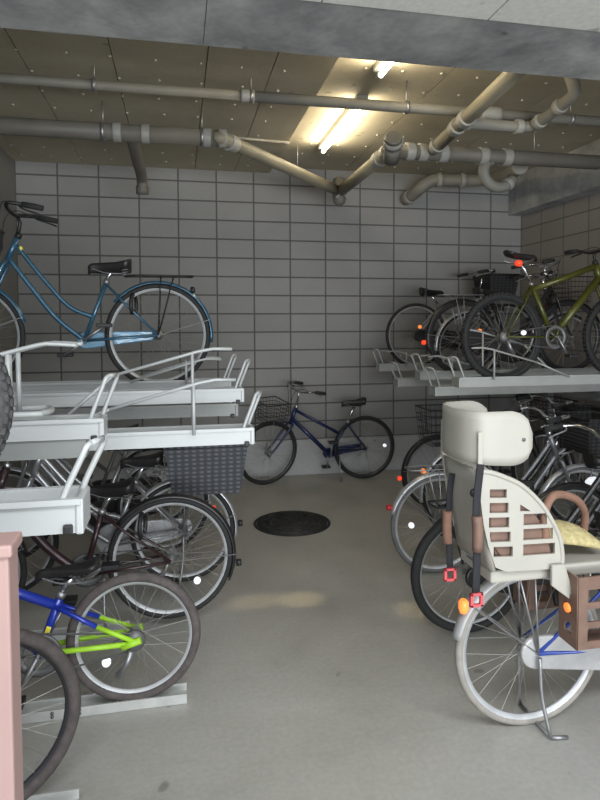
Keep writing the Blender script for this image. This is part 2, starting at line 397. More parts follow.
def fluorescent(x, y0, y1, label):
    t = thing('ceiling_light', label, 'light', (x, (y0+y1)/2, ZC-.012), 0, 'fluorescent ceiling lights')
    h = (y1-y0)/2
    MB().box(-.045, .045, -h, h, -.05, 0, .006).build('housing', 'lamp_housing', t)
    for s in (-1, 1): MB().box(-.02, .02, s*h-.03*(s > 0), s*h+.03*(s < 0), -.085, -.045, .003).build('lamp_holder', 'lamp_housing', t)
    MB().tube([(0, -h+.03, -.074), (0, h-.03, -.074)], .016, 14).build('tube', 'tube_glow', t)
    l = bpy.data.lights.new('tube_light', 'AREA'); l.shape = 'RECTANGLE'; l.size = .05; l.size_y = 2*h-.1; l.energy = 6.5; l.color = (1, .86, .6)
    for k in range(2):
        o = bpy.data.objects.new('tube_light', l); COL.objects.link(o); o.parent = t
        o.location = ((-.055, .055)[k], 0, -.078); o.rotation_euler = (0, (R(120), R(-120))[k], 0)
fluorescent(1.37, 4.35, 5.62, 'lit fluorescent tube light on the ceiling beyond the water pipe')
fluorescent(1.33, 2.95, 3.86, 'lit fluorescent tube light partly hidden behind the cross beam')

# ------------------------------------------------------------------ manhole
p = thing('manhole_cover', 'round dark cast iron manhole cover set in the concrete aisle', 'manhole cover', (1.672, .0, 0))
p.location = (.928, 4.916, 0)
MB().lathe([(.30, .002), (.325, .002), (.325, .006), (.30, .006)], 48, 'Z', True).build('rim', 'iron_cast', p)
b = MB().lathe([(.001, .007), (.295, .007), (.295, .001), (.001, .001)], 48, 'Z')
for r_ in (.06, .12, .18, .24):
    n = int(r_*60)
    for k in range(n):
        t = 2*PI*k/n; b.obox(Matrix.Translation((r_*math.cos(t), r_*math.sin(t), .009)) @ Matrix.Rotation(t, 4, 'Z'), .022, .05, .006)
b.build('lid', 'iron_cast', p)

# ------------------------------------------------------------------ bicycles
def arc_pts(cx, cz, r, a0, a1, n, y=0):
    return [(cx+r*math.cos(R(a0+(a1-a0)*k/n)), y, cz+r*math.sin(R(a0+(a1-a0)*k/n))) for k in range(n+1)]

def wheel(root, name, cx, r, tw=.036, tire='tire_black', rim='rim_alloy', steer=0., refl=None, refl_at=(-.5, .3), n=28, rimh=.019, knob=False, cone=True):
    w = MB().lathe([(r-tw*.78, -.0125), (r-tw*.62, -.013), (r-tw*.62, .013), (r-tw*.78, .0125), (r-tw*.78-rimh, .006), (r-tw*.78-rimh, -.006)], 56, 'Y', True).build(name, rim, root, (cx, 0, r))
    w.rotation_euler = (0, 0, steer)
    b = MB(); prof = []
    for k in range(10):
        t = 2*PI*k/10; prof.append((r-tw/2+tw/2*math.cos(t), tw/2*math.sin(t)))
    b.lathe(prof, 64, 'Y', True)
    if knob:
        for k in range(60):
            for s in (-1, 0, 1):
                t = 2*PI*(k+(.5 if s else 0))/60
                b.obox(Matrix.Rotation(-t, 4, 'Y') @ Matrix.Translation((r-tw*.01-abs(s)*tw*.1, s*tw*.3, 0)), .010, tw*.24, .018)
    b.build('tire', tire, w)
    b = MB()
    for k in range(n):
        t = 2*PI*k/n; sgn = 1 if k % 2 else -1; off = (.55 if (k//2) % 2 else -.55)
        b.tube([(.026*math.cos(t+off*2), sgn*.028, .026*math.sin(t+off*2)), ((r-tw*.8-rimh)*math.cos(t), 0, (r-tw*.8-rimh)*math.sin(t))], .0014, 4, False)
    b.build('spokes', 'spoke_steel', w)
    MB().lathe([(.006, -.062), (.012, -.05), (.03, -.034), (.03, -.028), (.018, -.022), (.018, .022), (.03, .028), (.03, .034), (.012, .05), (.006, .062)], 16, 'Y').build('hub', 'steel_dull', w)
    if refl:
        a, z = refl_at
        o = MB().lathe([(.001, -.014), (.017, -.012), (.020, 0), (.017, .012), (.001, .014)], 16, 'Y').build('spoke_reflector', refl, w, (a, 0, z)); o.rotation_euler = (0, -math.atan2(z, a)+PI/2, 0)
    return w

def mudguard(root, name, cx, r, a0, a1, m, w=.05, stay=None, stay_y=.06):
    n = 26; rows = []
    for k in range(n+1):
        t = R(a0+(a1-a0)*k/n); row = []
        for j in range(7):
            q = -1+2*j/6; rr = r-.016*q*q
            row.append((cx+rr*math.cos(t), q*w/2, rr*math.sin(t)))
        rows.append(row)
    o = MB().grid(rows).build(name, m, root, (0, 0, 0), solid=.0025)
    o.location = (0, 0, 0)
    return o

def saddle(root, x, z, kind='city', m='vinyl_black', tilt=0.):
    L_ = .26; rows = []
    wid = .105 if kind == 'city' else .072
    for i in range(13):
        u = i/12; px = .15-u*L_
        hw = .02+ (wid-.02)*max(0, (u-.25)/.75)**1.1 if u > .25 else .02-.008*(.25-u)/.25
        if u > .9: hw *= 1-.5*((u-.9)/.1)**2
        zt = .012*math.sin(u*PI*.5)+(.022*((u-.55)/.45)**2 if u > .55 else 0)
        th = (.045+.03*u) if kind == 'city' else .032
        if u < .08: zt -= .012*(1-u/.08)
        row = []
        for k in range(12):
            t = 2*PI*k/12
            row.append((px, hw*math.cos(t)*(1 if math.sin(t) >= 0 else .92), zt+(.014*math.sin(t) if math.sin(t) > 0 else th*math.sin(t))))
        rows.append(row)
    b = MB().grid(rows, True)
    bm = b.bm; bm.verts.ensure_lookup_table()
    bm.faces.new([bm.verts[k] for k in range(12)]); bm.faces.new([bm.verts[12*12+k] for k in range(12)][::-1])
    s = b.build('saddle', m, root, (x, 0, z)); s.rotation_euler = (0, tilt, 0)
    b = MB()
    for y in (-.022, .022): b.tube(spline([(.12, y*.5, -.02), (.04, y, -.045), (-.06, y, -.045), (-.1, y*1.6, -.03)], 3), .0035, 5)
    b.build('saddle_rails', 'steel_dull', s)
    if kind == 'city':
        for y in (-.05, .05):
            pts = [(-.075+.018*math.cos(k*.9), y+.018*math.sin(k*.9), -.062+k*.0022) for k in range(22)]
            MB().tube(pts, .003, 5).build('spring', 'steel_dull', s)
    return s

def basket(root, x, y, z, lx, ly, h, m, name='basket', taper=.82, wicker=True):
    """open top; x,y,z = bottom centre"""
    b = MB()
    def ring(t, off=0):
        k = taper+(1-taper)*t
        return [(x+sx*(lx/2*k-off), y+sy*(ly/2*k-off), z+h*t) for sx, sy in ((-1,-1),(1,-1),(1,1),(-1,1))]
    if wicker:
        rows = [ring(i/6) for i in range(7)]
        b.grid(rows, True, False)
        b.bm.verts.ensure_lookup_table(); b.bm.faces.new([b.bm.verts[k] for k in range(4)])
        o = b.build(name, m, root, solid=.008)
        MB().loop(ring(1.0), .011, 8).build('basket_rim', m, o)
    else:
        for i in range(6): b.loop(ring(i/5), .003 if i < 5 else .006, 5)
        A, B = ring(0), ring(1)
        for s in range(4):
            n = 7
            for k in range(n):
                p_ = Vector(A[s]).lerp(Vector(A[(s+1) % 4]), k/n); q = Vector(B[s]).lerp(Vector(B[(s+1) % 4]), k/n)
                b.tube([p_, q], .002, 4, False)
                if s == 0: b.tube([p_, Vector(A[3]).lerp(Vector(A[2]), k/n)], .002, 4, False)
        o = b.build(name, m, root)
    return o

def bike(name, label, loc, facing, P, group=None, lean=0., yaw=0., cat='bicycle'):
    """local x forward from the rear hub, y left, z up from the tyre contact"""
    g = P.get
    root = thing(name, label, cat, loc, (0 if facing > 0 else PI)+yaw, group, lean)
    r = g('r', .33); wb = g('wb', 1.07); rh = Vector((0, 0, r)); fr = g('fr', r); fh = Vector((wb, 0, fr))
    bb = Vector((*g('bb', (.44, .28)), 0)).xzy; st = Vector((*g('st', (.29, .66)), 0)).xzy
    ht = Vector((*g('ht', (.83, .90)), 0)).xzy; hb = Vector((*g('hb', (.89, .74)), 0)).xzy
    fm = g('frame', 'paint_silver'); typ = g('type', 'loop2'); tr = g('tr', .014)
    steer = g('steer', 0.)
    # ---- frame
    b = MB()
    b.tube([bb+(st-bb)*-.02, st], tr, 10)
    b.tube([ht, hb], tr*1.35, 12)
    for (q0, q1) in ((0, 1),):
        b.tube([bb+Vector((0, -.036, 0)), bb+Vector((0, .036, 0))], .022, 12)
    ax = (hb-ht)
    if typ == 'loop2':
        d0 = hb+(ht-hb)*.12; d1 = hb+(ht-hb)*.75
        mid = g('loopmid', .42)
        b.tube(spline([d0, d0.lerp(bb, .30)+Vector((.0, 0, -.03)), d0.lerp(bb, .62)+Vector((-.0, 0, -.05)), bb], 6), tr*1.1, 10)
        e = bb.lerp(st, mid)
        b.tube(spline([d1, d1.lerp(e, .33)+Vector((-.02, 0, -.075)), d1.lerp(e, .66)+Vector((-.01, 0, -.085)), e], 6), tr, 10)
    elif typ == 'mixte':
        d0 = hb+(ht-hb)*.2; d1 = hb+(ht-hb)*.85
        b.tube([d0, bb], tr*1.35, 10)
        b.tube([d1, bb.lerp(st, g('loopmid', .5))], tr*1.0, 10)
    elif typ == 'mtb':
        b.tube([hb+(ht-hb)*.2, bb], tr*1.4, 12)
        b.tube([hb+(ht-hb)*.9, bb.lerp(st, g('topjoin', .88))], tr*1.15, 12)
    else:
        d0 = hb+(ht-hb)*.3
        b.tube(spline([d0, d0.lerp(bb, .4)+Vector((-.02, 0, -.08)), d0.lerp(bb, .75)+Vector((0, 0, -.045)), bb], 7), tr*1.5, 12)
    seatj = bb.lerp(st, g('seatj', .95))
    if not g('stays_mat'):
        for s in (-1, 1):
            b.tube([bb+Vector((-.02, s*.03, 0)), bb.lerp(rh, .4)+Vector((0, s*.042, 0)), rh+Vector((0, s*.06, 0))], .0085, 8)
            b.tube([seatj+Vector((-.01, s*.014, 0)), seatj.lerp(rh, .35)+Vector((0, s*.036, 0)), rh+Vector((0, s*.06, 0))], .0075, 8)
    b.build('frame', fm, root)
    if g('stays_mat'):
        b = MB()
        for s in (-1, 1):
            b.tube([bb+Vector((-.02, s*.03, 0)), bb.lerp(rh, .35)+Vector((0, s*.044, 0)), rh+Vector((0, s*.06, 0))], .0115, 8)
            m_ = seatj.lerp(rh, .52)+Vector((0, s*.045, 0))
            b.tube([m_, rh+Vector((0, s*.06, .01))], .0105, 8)
            b.tube([rh+Vector((.05, s*.06, -.012)), rh+Vector((-.03, s*.06, .012))], .016, 6)
        so = b.build('rear_stays', g('stays_mat'), root); so['label'] = g('stays_label', 'bright coloured rear stays')
        b = MB()
        for s in (-1, 1): b.tube([seatj+Vector((0, s*.014, 0)), seatj.lerp(rh, .52)+Vector((0, s*.045, 0))], .0105, 8)
        b.build('upper_stays', fm, root)
    # ---- fork turns about the steering axis
    axis = (ht-hb).normalized()
    Rm = Matrix.Translation(hb) @ Matrix.Rotation(steer, 4, axis) @ Matrix.Translation(-hb)
    piv = bpy.data.objects.new('steering', None)
    bpy.data.objects.remove(piv)
    def S(p_): return Rm @ Vector(p_)
    b = MB()
    cr = hb+(hb-ht).normalized()*.02
    for s in (-1, 1):
        q = [cr+Vector((0, s*.01, 0)), cr+Vector((.005, s*.05, -.015)), cr.lerp(fh, .45)+Vector((-.012, s*.05, 0)), cr.lerp(fh, .8)+Vector((-.012, s*.05, 0)), fh+Vector((0, s*.05, 0))]
        b.tube([S(v) for v in spline(q, 4)], [.0145-.005*k/16 for k in range(17)], 8)
    b.build('fork', g('fork', fm), root)
    # ---- wheels
    tw = g('tw', .036)
    wheel(root, 'rear_wheel', 0, r, tw, g('tire', 'tire_black'), g('rim', 'rim_alloy'), 0, g('refl'), g('refl_at', (-.16, -.12)), knob=g('knob', False))
    w = wheel(root, 'front_wheel', wb, fr, tw, g('tire', 'tire_black'), g('rim', 'rim_alloy'), 0, g('frefl'), (.1, .14), knob=g('knob', False))
    if steer:
        w.matrix_local = Rm @ Matrix.Translation((wb, 0, fr))
    if g('hubcap'): MB().lathe([(.004, .09), (.014, .089), (.016, .08), (.03, .079), (.033, .072), (.01, .070)], 18, 'Y', c=rh).build('hub_guard', 'plastic_black', root)
    if g('sticker'):
        q = bb.lerp(st, .38); MB().obox(Matrix.Translation(q+Vector((0, tr*.8, 0))) @ Matrix.Rotation(math.atan2((st-bb).x, (st-bb).z), 4, 'Y'), .020, .012, .035, .003).build('seat_tube_sticker', 'label_yellow', root)  # yellow sticker, its material glows slightly
    # ---- mudguards
    gm = g('guard')
    if gm:
        o = mudguard(root, 'rear_mudguard', 0, r+.016, g('ga0', 40), g('ga1', 200), gm, g('gw', .055)); o.location = (0, 0, r)
        if g('guard_label'): o['label'] = g('guard_label')
        b = MB(); t = R(g('ga1', 200)-25)
        for s in (-1, 1): b.tube([(0, s*.06, 0), ((r+.012)*math.cos(t), s*.026, (r+.012)*math.sin(t))], .003, 5)
        b.build('mudguard_stay', 'steel_dull', o)
        if g('tail'):
            t = R(g('ga1', 200)-(g('tail_a', 14)))
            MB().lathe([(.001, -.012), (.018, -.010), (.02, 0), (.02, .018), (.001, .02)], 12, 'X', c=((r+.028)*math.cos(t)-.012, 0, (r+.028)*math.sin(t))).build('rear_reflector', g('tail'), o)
        o = mudguard(root, 'front_mudguard', wb, fr+.016, 20, 165, gm, g('gw', .055)); o.location = (0, 0, fr)
        if steer: o.matrix_local = Rm @ Matrix.Translation((0, 0, fr))
        b = MB()
        t = R(160)
        for s in (-1, 1): b.tube([(wb, s*.055, 0), (wb+(fr+.012)*math.cos(t), s*.026, (fr+.012)*math.sin(t))], .003, 5)
        b.build('mudguard_stay', 'steel_dull', o)
    # ---- seat
    sd = Vector((*g('sd', (.23, .80)), 0)).xzy
    MB().tube([st-(sd-st).normalized()*.03, st+(sd-st)*.5, sd-Vector((0, 0, .035))], .0125, 10).build('seat_post', 'chrome', root)
    MB().tube([st-(sd-st).normalized()*.012, st+(sd-st).normalized()*.014], .02, 10).build('seat_clamp', 'steel_dull', root)
    s_ = saddle(root, sd.x, sd.z, g('saddle', 'city'), tilt=g('stilt', 0.))
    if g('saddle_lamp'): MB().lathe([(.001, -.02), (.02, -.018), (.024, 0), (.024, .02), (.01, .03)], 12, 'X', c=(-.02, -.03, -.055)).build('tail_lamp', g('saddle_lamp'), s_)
    # ---- handlebar
    bar = Vector((*g('bar', (.80, 1.02)), 0)).xzy
    b = MB()
    b.tube([S(ht-(ht-hb).normalized()*-.0), S(ht+(bar-ht)*.7), S(bar+Vector((.02, 0, 0)))], .0115, 10)
    b.tube([S(ht), S(ht+axis*.03)], .02, 12)
    b.build('stem', 'chrome' if g('bar_mat', 'chrome') == 'chrome' else 'plastic_black', root)
    b = MB(); hw = g('bw', .235)
    if g('bartype', 'city') == 'city':
        half = [(.02, 0, 0), (.03, .06, .004), (.045, .13, .025), (.02, .22, .04), (-.05, hw, .035), (-.10, hw+.008, .026), (-.15, hw+.012, .016)]
    else:
        half = [(.02, 0, 0), (.02, .08, 0), (.01, .16, .02), (-.01, hw*.7, .025), (-.03, hw, .028)]
    for s in (-1, 1):
        pts = spline([bar+Vector((h[0], s*h[1], h[2])) for h in half], 5)
        b.tube([S(v) for v in pts], .011, 10)
    hbr = b.build('handlebar', g('bar_mat', 'chrome'), root)
    for s in (-1, 1):
        if g('bartype', 'city') == 'city': q = [bar+Vector((-.055, s*(hw+.002), .034)), bar+Vector((-.11, s*(hw+.009), .025)), bar+Vector((-.17, s*(hw+.014), .013))]
        else: q = [bar+Vector((-.012, s*hw*.6, .026)), bar+Vector((-.02, s*hw*.8, .027)), bar+Vector((-.031, s*hw*1.02, .028))]
        MB().tube([S(v) for v in q], [.0165, .0175, .0165], 10).build('grip', g('grip', 'rubber_black'), hbr)
        a = q[0]; e = q[2]
        fwd = Vector((0, -s, 0)) if g('bartype', 'city') == 'city' else Vector((1, 0, 0))
        MB().tube([S(v) for v in spline([a+Vector((.02, 0, -.005)), a+fwd*.035+Vector((.0, 0, -.02)), a.lerp(e, .6)+fwd*.045+Vector((0, 0, -.03)), e+fwd*.055+Vector((0, 0, -.04))], 4)], .0055, 6).build('brake_lever', g('lever', 'steel_dull'), hbr)
        c0 = a+Vector((.02, 0, -.005))
        MB().tube([S(v) for v in spline([c0, c0+Vector((.10, -s*.07, .03)), bar+Vector((.11, s*.05, -.02)), hb+Vector((.03, s*.01, .06))], 6)], .0028, 5).build('brake_cable', 'rubber_black', hbr)
    if g('bell', False): MB().lathe([(.001, .022), (.014, .02), (.02, .008), (.02, .0), (.003, .0)], 14, 'Z', c=S(bar+Vector((.03, .09, .03)))).build('bell', 'chrome', hbr)
    # ---- drive (right hand side, y < 0)
    ca = R(g('crank', -60))
    ck = MB(); e1 = bb+Vector((.165*math.cos(ca), -.075, .165*math.sin(ca))); e2 = bb+Vector((-.165*math.cos(ca), .075, -.165*math.sin(ca)))
    ck.tube([bb+Vector((0, -.07, 0)), e1], .010, 8).tube([bb+Vector((0, .07, 0)), e2], .010, 8).tube([bb+Vector((0, -.075, 0)), bb+Vector((0, .075, 0))], .008, 8)
    ck = ck.build('crankset', g('crank_mat', 'steel_dull'), root)
    for e, s in ((e1, -1), (e2, 1)):
        MB().box(e.x-.045, e.x+.045, e.y+(s*.055)-.035, e.y+(s*.055)+.035, e.z-.012, e.z+.012, .004).build('pedal', 'plastic_black', ck)
    cm = g('chaincase')
    if cm:
        r1, r2 = g('cc', (.105, .06)); poly = []
        d = (rh-bb); L_ = math.hypot(d.x, d.z); th = math.atan2(d.z, d.x); be = math.acos((r1-r2)/L_)
        for k in range(15):
            a_ = th+be+(2*PI-2*be)*k/14; poly.append((bb.x+r1*math.cos(a_), bb.z+r1*math.sin(a_)))
        for k in range(11):
            a_ = th-be+2*be*k/10; poly.append((rh.x+r2*math.cos(a_), rh.z+r2*math.sin(a_)))
        MB().prism(poly, *g('cc_y', (-.090, -.066))).build('chain_case', cm, root, bevel=.008)
    else:
        dy = g('drive', -1)
        b = MB().lathe([(.085, -.003), (.094, 0), (.085, .003), (.06, .002), (.06, -.002)], 32, 'Y', True, (bb.x, dy*.045, bb.z))
        for k in range(5):
            t = 2*PI*k/5; b.tube([(bb.x, dy*.045, bb.z), (bb.x+.065*math.cos(t), dy*.045, bb.z+.065*math.sin(t))], .006, 6)
        b.build('chainring', g('ring_mat', 'bolt_dark'), ck)
        d = (rh-bb); L_ = d.length; n_ = Vector((-d.z, 0, d.x)).normalized()
        b = MB()
        for s in (-1, 1): b.tube([bb+n_*.092*s+Vector((0, dy*.045, 0)), rh+n_*.035*s+Vector((0, dy*.045, 0))], .0045, 5)
        b.build('chain', 'bolt_dark', root)
        MB().lathe([(.012, dy*.056), (.03, dy*.054), (.046, dy*.038), (.048, dy*.032), (.012, dy*.03)], 20, 'Y', c=rh).build('cassette', 'bolt_dark', root)
        if g('derailleur', True):
            MB().tube([rh+Vector((.01, dy*.06, -.03)), rh+Vector((.03, dy*.062, -.08)), rh+Vector((.06, dy*.055, -.13))], .014, 8).lathe([(.001, -.006), (.02, -.006), (.02, .006), (.001, .006)], 12, 'Y', c=rh+Vector((.06, dy*.05, -.13))).build('derailleur', 'steel_dull', root)
    # ---- carrier, stand, lock, basket
    if g('carrier'):
        cz = 2*r+.045; b = MB(); x0, x1 = g('carx', (.20, -.22))
        for y in (-.06, .06): b.tube(spline([(x0, y*.4, cz-.005), (x0-.06, y, cz), (x1+.04, y, cz), (x1, y*.7, cz)], 3), .005, 6)
        for k in range(5): xx = x0-.06+(x1-x0+.1)*k/4; b.tube([(xx, -.06, cz), (xx, .06, cz)], .0045, 6)
        b.tube([(x1, -.04, cz), (x1, .04, cz)], .005, 6)
        for s in (-1, 1):
            b.tube([(-.10, s*.06, cz), (0, s*.066, r)], .0045, 6); b.tube([(-.02, s*.06, cz), (0, s*.066, r)], .0045, 6)
        b.build('rear_carrier', g('carrier'), root)
    if g('stand') == 'double':
        b = MB()
        for s in (-1, 1): b.tube(spline([(0, s*.075, r-.01), (.005, s*.085, r*.5), (-.02+.05, s*.11, .012)], 4), .008, 8)
        b.tube([(.03, -.11, .012), (.03, .11, .012)], .008, 8).tube([(.03, -.11, .012), (.10, -.12, .01)], .008, 8)
        b.build('kickstand', 'steel_dull', root)
    elif g('stand') == 'side':
        b = MB().tube([(bb.x-.1, .045, bb.z-.01), (bb.x-.1, .06, .12), (bb.x-.11, .10, .012)], .008, 8).build('kickstand', 'steel_dull', root)
    if g('lock'):
        MB().tube([(.10+.0*k+.062*math.cos(R(a_)), .0, r+.26+.0) if False else (.15+.012*math.cos(R(a_)), .068*math.cos(R(a_)), r+.19+.07*math.sin(R(a_))) for k, a_ in enumerate(range(-50, 231, 20))], .012, 8).build('frame_lock', 'plastic_black', root)
    if g('fbasket'):
        m_, wick = g('fbasket'); bx = g('fbx', hb.x+.26); bz = g('fbz', hb.z+.04)
        o = basket(root, bx, 0, bz, g('fbl', .30), g('fbw', .36), g('fbh', .24), m_, 'front_basket', wicker=wick)
        if steer: o.matrix_local = Rm
        MB().tube([(bx-.12, 0, bz), (hb.x+.03, 0, bz-.02)], .008, 6).tube([(bx, .06, bz), (wb, .05, fr)], .004, 6).tube([(bx, -.06, bz), (wb, -.05, fr)], .004, 6).build('basket_bracket', 'steel_dull', o)
    if g('rbasket'):
        m_, wick = g('rbasket'); bx, bz = g('rbpos', (-.1, .74))
        basket(root, bx, 0, bz, g('rbl', .42), g('rbw', .30), g('rbh', .26), m_, 'rear_basket', wicker=wick)
    if g('lamp'):
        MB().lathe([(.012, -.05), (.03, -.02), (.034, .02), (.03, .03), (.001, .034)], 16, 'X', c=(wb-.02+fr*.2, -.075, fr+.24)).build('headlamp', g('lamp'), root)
    return root

# ---- left, upper deck
t = bike('city_bicycle', 'teal step-through bicycle with two curved tubes on the upper left rack', (-.12, 3.93, 1.28), -1, dict(
    r=.33, wb=1.12, bb=(.45, .30), st=(.312, .665), sd=(.27, .765), ht=(.825, .925), hb=(.885, .79), bar=(.80, 1.055), frame='paint_teal', type='loop2', tr=.0135, loopmid=.40,
    guard='paint_teal', ga0=38, ga1=188, rim='rim_bright', chaincase='paint_teal_light', cc=(.055, .028), carrier='plastic_black', tail='plastic_black', tail_a=62, bw=.21, bar_mat='plastic_black', lever='plastic_black',
    fbasket=('wicker_black', True), fbx=1.12, fbz=.74, fbl=.34, lock=True, crank=-35, saddle='city'))
MB().box(.80, .812, -.03, .012, .845, .875, .003).build('head_badge', 'label_yellow', t)
bike('child_bicycle', 'bicycle with knobbly dark tyre on the nearest upper left tray', (-.655, 1.55, 1.228), -1, dict(
    r=.26, wb=.86, bb=(.34, .24), st=(.22, .5), sd=(.18, .60), ht=(.66, .66), hb=(.70, .54), bar=(.62, .78), frame='paint_black', type='mtb', tr=.014, bw=.2,
    tire='tire_grey', tw=.05, knob=True, rim='rim_dark', bartype='flat', bar_mat='plastic_black', saddle='sport', crank=-20))
# ---- left, floor level
bike('child_mountain_bicycle', 'cobalt blue bicycle with lime green rear stays and maroon tyres', (-.20, 2.66, .03), -1, dict(
    r=.285, wb=.92, bb=(.385, .27), st=(.30, .50), sd=(.25, .60), ht=(.74, .66), hb=(.775, .54), bar=(.70, .80), frame='paint_cobalt', type='mtb', tr=.0175, topjoin=.80, bw=.25, seatj=.80,
    stays_mat='paint_lime', stays_label='lime green rear stays', tire='tire_maroon', tw=.042, rim='rim_bright', bartype='flat', bar_mat='plastic_black', saddle='sport', crank=120, refl='reflector_white_glow', refl_at=(.12, -.10), drive=1, sticker=True))
bike('city_bicycle', 'dark maroon bicycle with black mudguards behind the lime and blue bicycle', (-.05, 3.33, .055), -1, dict(
    r=.34, wb=1.08, bb=(.45, .29), st=(.36, .62), sd=(.30, .745), ht=(.83, .88), hb=(.885, .72), bar=(.80, 1.02), frame='paint_maroon', type='loop1', tr=.016,
    guard='guard_black', ga0=36, ga1=205, rim='rim_bright', chaincase=None, carrier=None, tail='plastic_black', tail_a=16, lock=True, crank=-30, refl='reflector_white_glow', refl_at=(-.14, -.14), fbasket=('plastic_black', False), stand='side'))
bike('city_bicycle', 'silver bicycle with slate grey wicker rear basket at the aisle', (.02, 3.86, .03), -1, dict(
    r=.33, wb=1.08, frame='paint_silver', type='loop2', tr=.015, guard='guard_silver', rim='rim_bright', chaincase='guard_silver', carrier='steel_dull', tail='plastic_black',
    rbasket=('wicker_slate', True), rbpos=(-.145, .60), rbl=.50, rbw=.36, rbh=.30, crank=-50, stand='double', ga1=190))
bike('city_bicycle', 'silver bicycle just behind the one with the wicker rear basket, under the left trays', (-.12, 4.42, .03), -1, dict(
    r=.33, frame='paint_silver', type='loop2', tr=.016, guard='guard_silver', rim='rim_alloy', chaincase='guard_black', carrier='steel_dull', tail='reflector_red_glow', fbasket=('plastic_black', False), bar=(.80, .97), fbh=.2, crank=10))
bike('city_bicycle', 'grey bicycle deepest under the upper left trays by the back wall', (-.2, 5.0, .03), -1, dict(
    r=.33, frame='paint_grey', type='mixte', tr=.016, guard='guard_silver', rim='rim_alloy', chaincase='guard_black', tail='reflector_red_glow', crank=50))
bike('mountain_bicycle', 'bicycle with wide dark tyre beside the pink gate post, nearest on the left floor', (-.675, 2.12, .0), -1, dict(
    r=.335, wb=1.04, bb=(.44, .30), st=(.28, .70), sd=(.23, .84), ht=(.80, .80), hb=(.84, .68), bar=(.78, .88), frame='paint_cobalt', type='mtb', tr=.018, tire='tire_maroon', tw=.046, rim='rim_dark', bartype='flat',
    bar_mat='plastic_black', saddle='sport', crank=-70), yaw=R(18))
# ---- by the back wall
bike('city_bicycle', 'navy blue bicycle with wire basket parked along the block wall', (1.97, 6.2, 0), -1, dict(
    r=.345, wb=1.07, bb=(.39, .28), st=(.19, .63), sd=(.11, .845), ht=(.76, .80), hb=(.81, .66), bar=(.72, .98), frame='paint_navy', type='mixte', tr=.017, loopmid=.62, tire='tire_black', rim='rim_dark', tw=.036,
    guard=None, chaincase='paint_navy', cc=(.055, .028), fbasket=('plastic_black', False), fbx=1.05, fbz=.70, fbl=.26, fbw=.32, fbh=.2, crank=-88, refl='reflector_white_glow', refl_at=(-.23, .01), stand='side', steer=R(20), saddle='city', bw=.22), lean=R(-2))
# ---- right, floor level
CH = bike('child_seat_bicycle', 'pale silver bicycle with cream child seat, nearest on the right', (1.418, 2.205, 0), 1, dict(
    r=.333, wb=1.20, st=(.44, .66), sd=(.45, .82), ht=(.95, .90), hb=(1.01, .74), bar=(.90, 1.04), tire='tire_cream', rim='rim_bright', tw=.034, frame='paint_blue', type='loop2', tr=.016, guard='guard_white', gw=.06, ga0=62, ga1=168, chaincase='guard_white', cc=(.095, .068), cc_y=(-.056, -.034),
    carrier='steel_dull', carx=(.3, -.25), tail=None, stand='double', crank=30, bb=(.56, .28), fbasket=('wicker_black', True), lock=True))
bike('mountain_bicycle', 'black bicycle with wide black tyres right behind the child seat bicycle', (1.53, 2.95, 0), 1, dict(
    r=.335, wb=1.08, tire='tire_black', tw=.052, rim='rim_alloy', frame='paint_black', type='loop2', tr=.017, carrier='plastic_black', chaincase='guard_black', crank=40, lamp='reflector_white_glow', bw=.27, guard=None, fbasket=('plastic_black', False), refl=None))
bike('city_bicycle', 'bicycle with silver mudguards and red tail reflector, third on the right aisle', (1.70, 3.72, 0), 1, dict(
    r=.335, tire='tire_mid', tw=.034, rim='rim_bright', frame='paint_grey', type='loop2', guard='guard_silver', ga0=40, ga1=165, tail='tail_reflector_glow', tail_a=6, carrier='steel_dull', chaincase='guard_black', crank=70,
    refl='reflector_white_glow', refl_at=(-.19, .0), fbasket=('wicker_black', True), lamp='reflector_white_glow'))
bike('city_bicycle', 'black bicycle with tall rear rack under the right upper trays, by the wall', (2.20, 4.38, 0), 1, dict(
    r=.34, tire='tire_black', rim='rim_alloy', frame='paint_black', type='loop1', guard='guard_silver', ga1=190, tail='reflector_orange_glow', tail_a=40, carrier='plastic_black', chaincase='guard_black', crank=20,
    rbasket=('plastic_black', False), rbpos=(-.18, .74), rbl=.30, rbw=.30, rbh=.28, fbasket=('wicker_black', True), fbh=.18))
bike('city_bicycle', 'dark bicycle deepest under the right upper trays', (2.30, 5.05, 0), 1, dict(
    r=.33, frame='paint_black', type='mixte', guard='guard_black', tail='reflector_red_glow', chaincase='guard_black', crank=20, fbasket=('plastic_black', False), fbh=.18, lamp='reflector_white_glow'))
bike('city_bicycle', 'black bicycle standing between the second and third bicycles on the right', (2.42, 3.33, 0), 1, dict(
    r=.33, frame='paint_black', type='mtb', tr=.016, guard='guard_black', tail='reflector_red_glow', chaincase='guard_black', crank=-20, bar=(.80, 1.03), lamp='reflector_white_glow', fbasket=('plastic_black', True)))
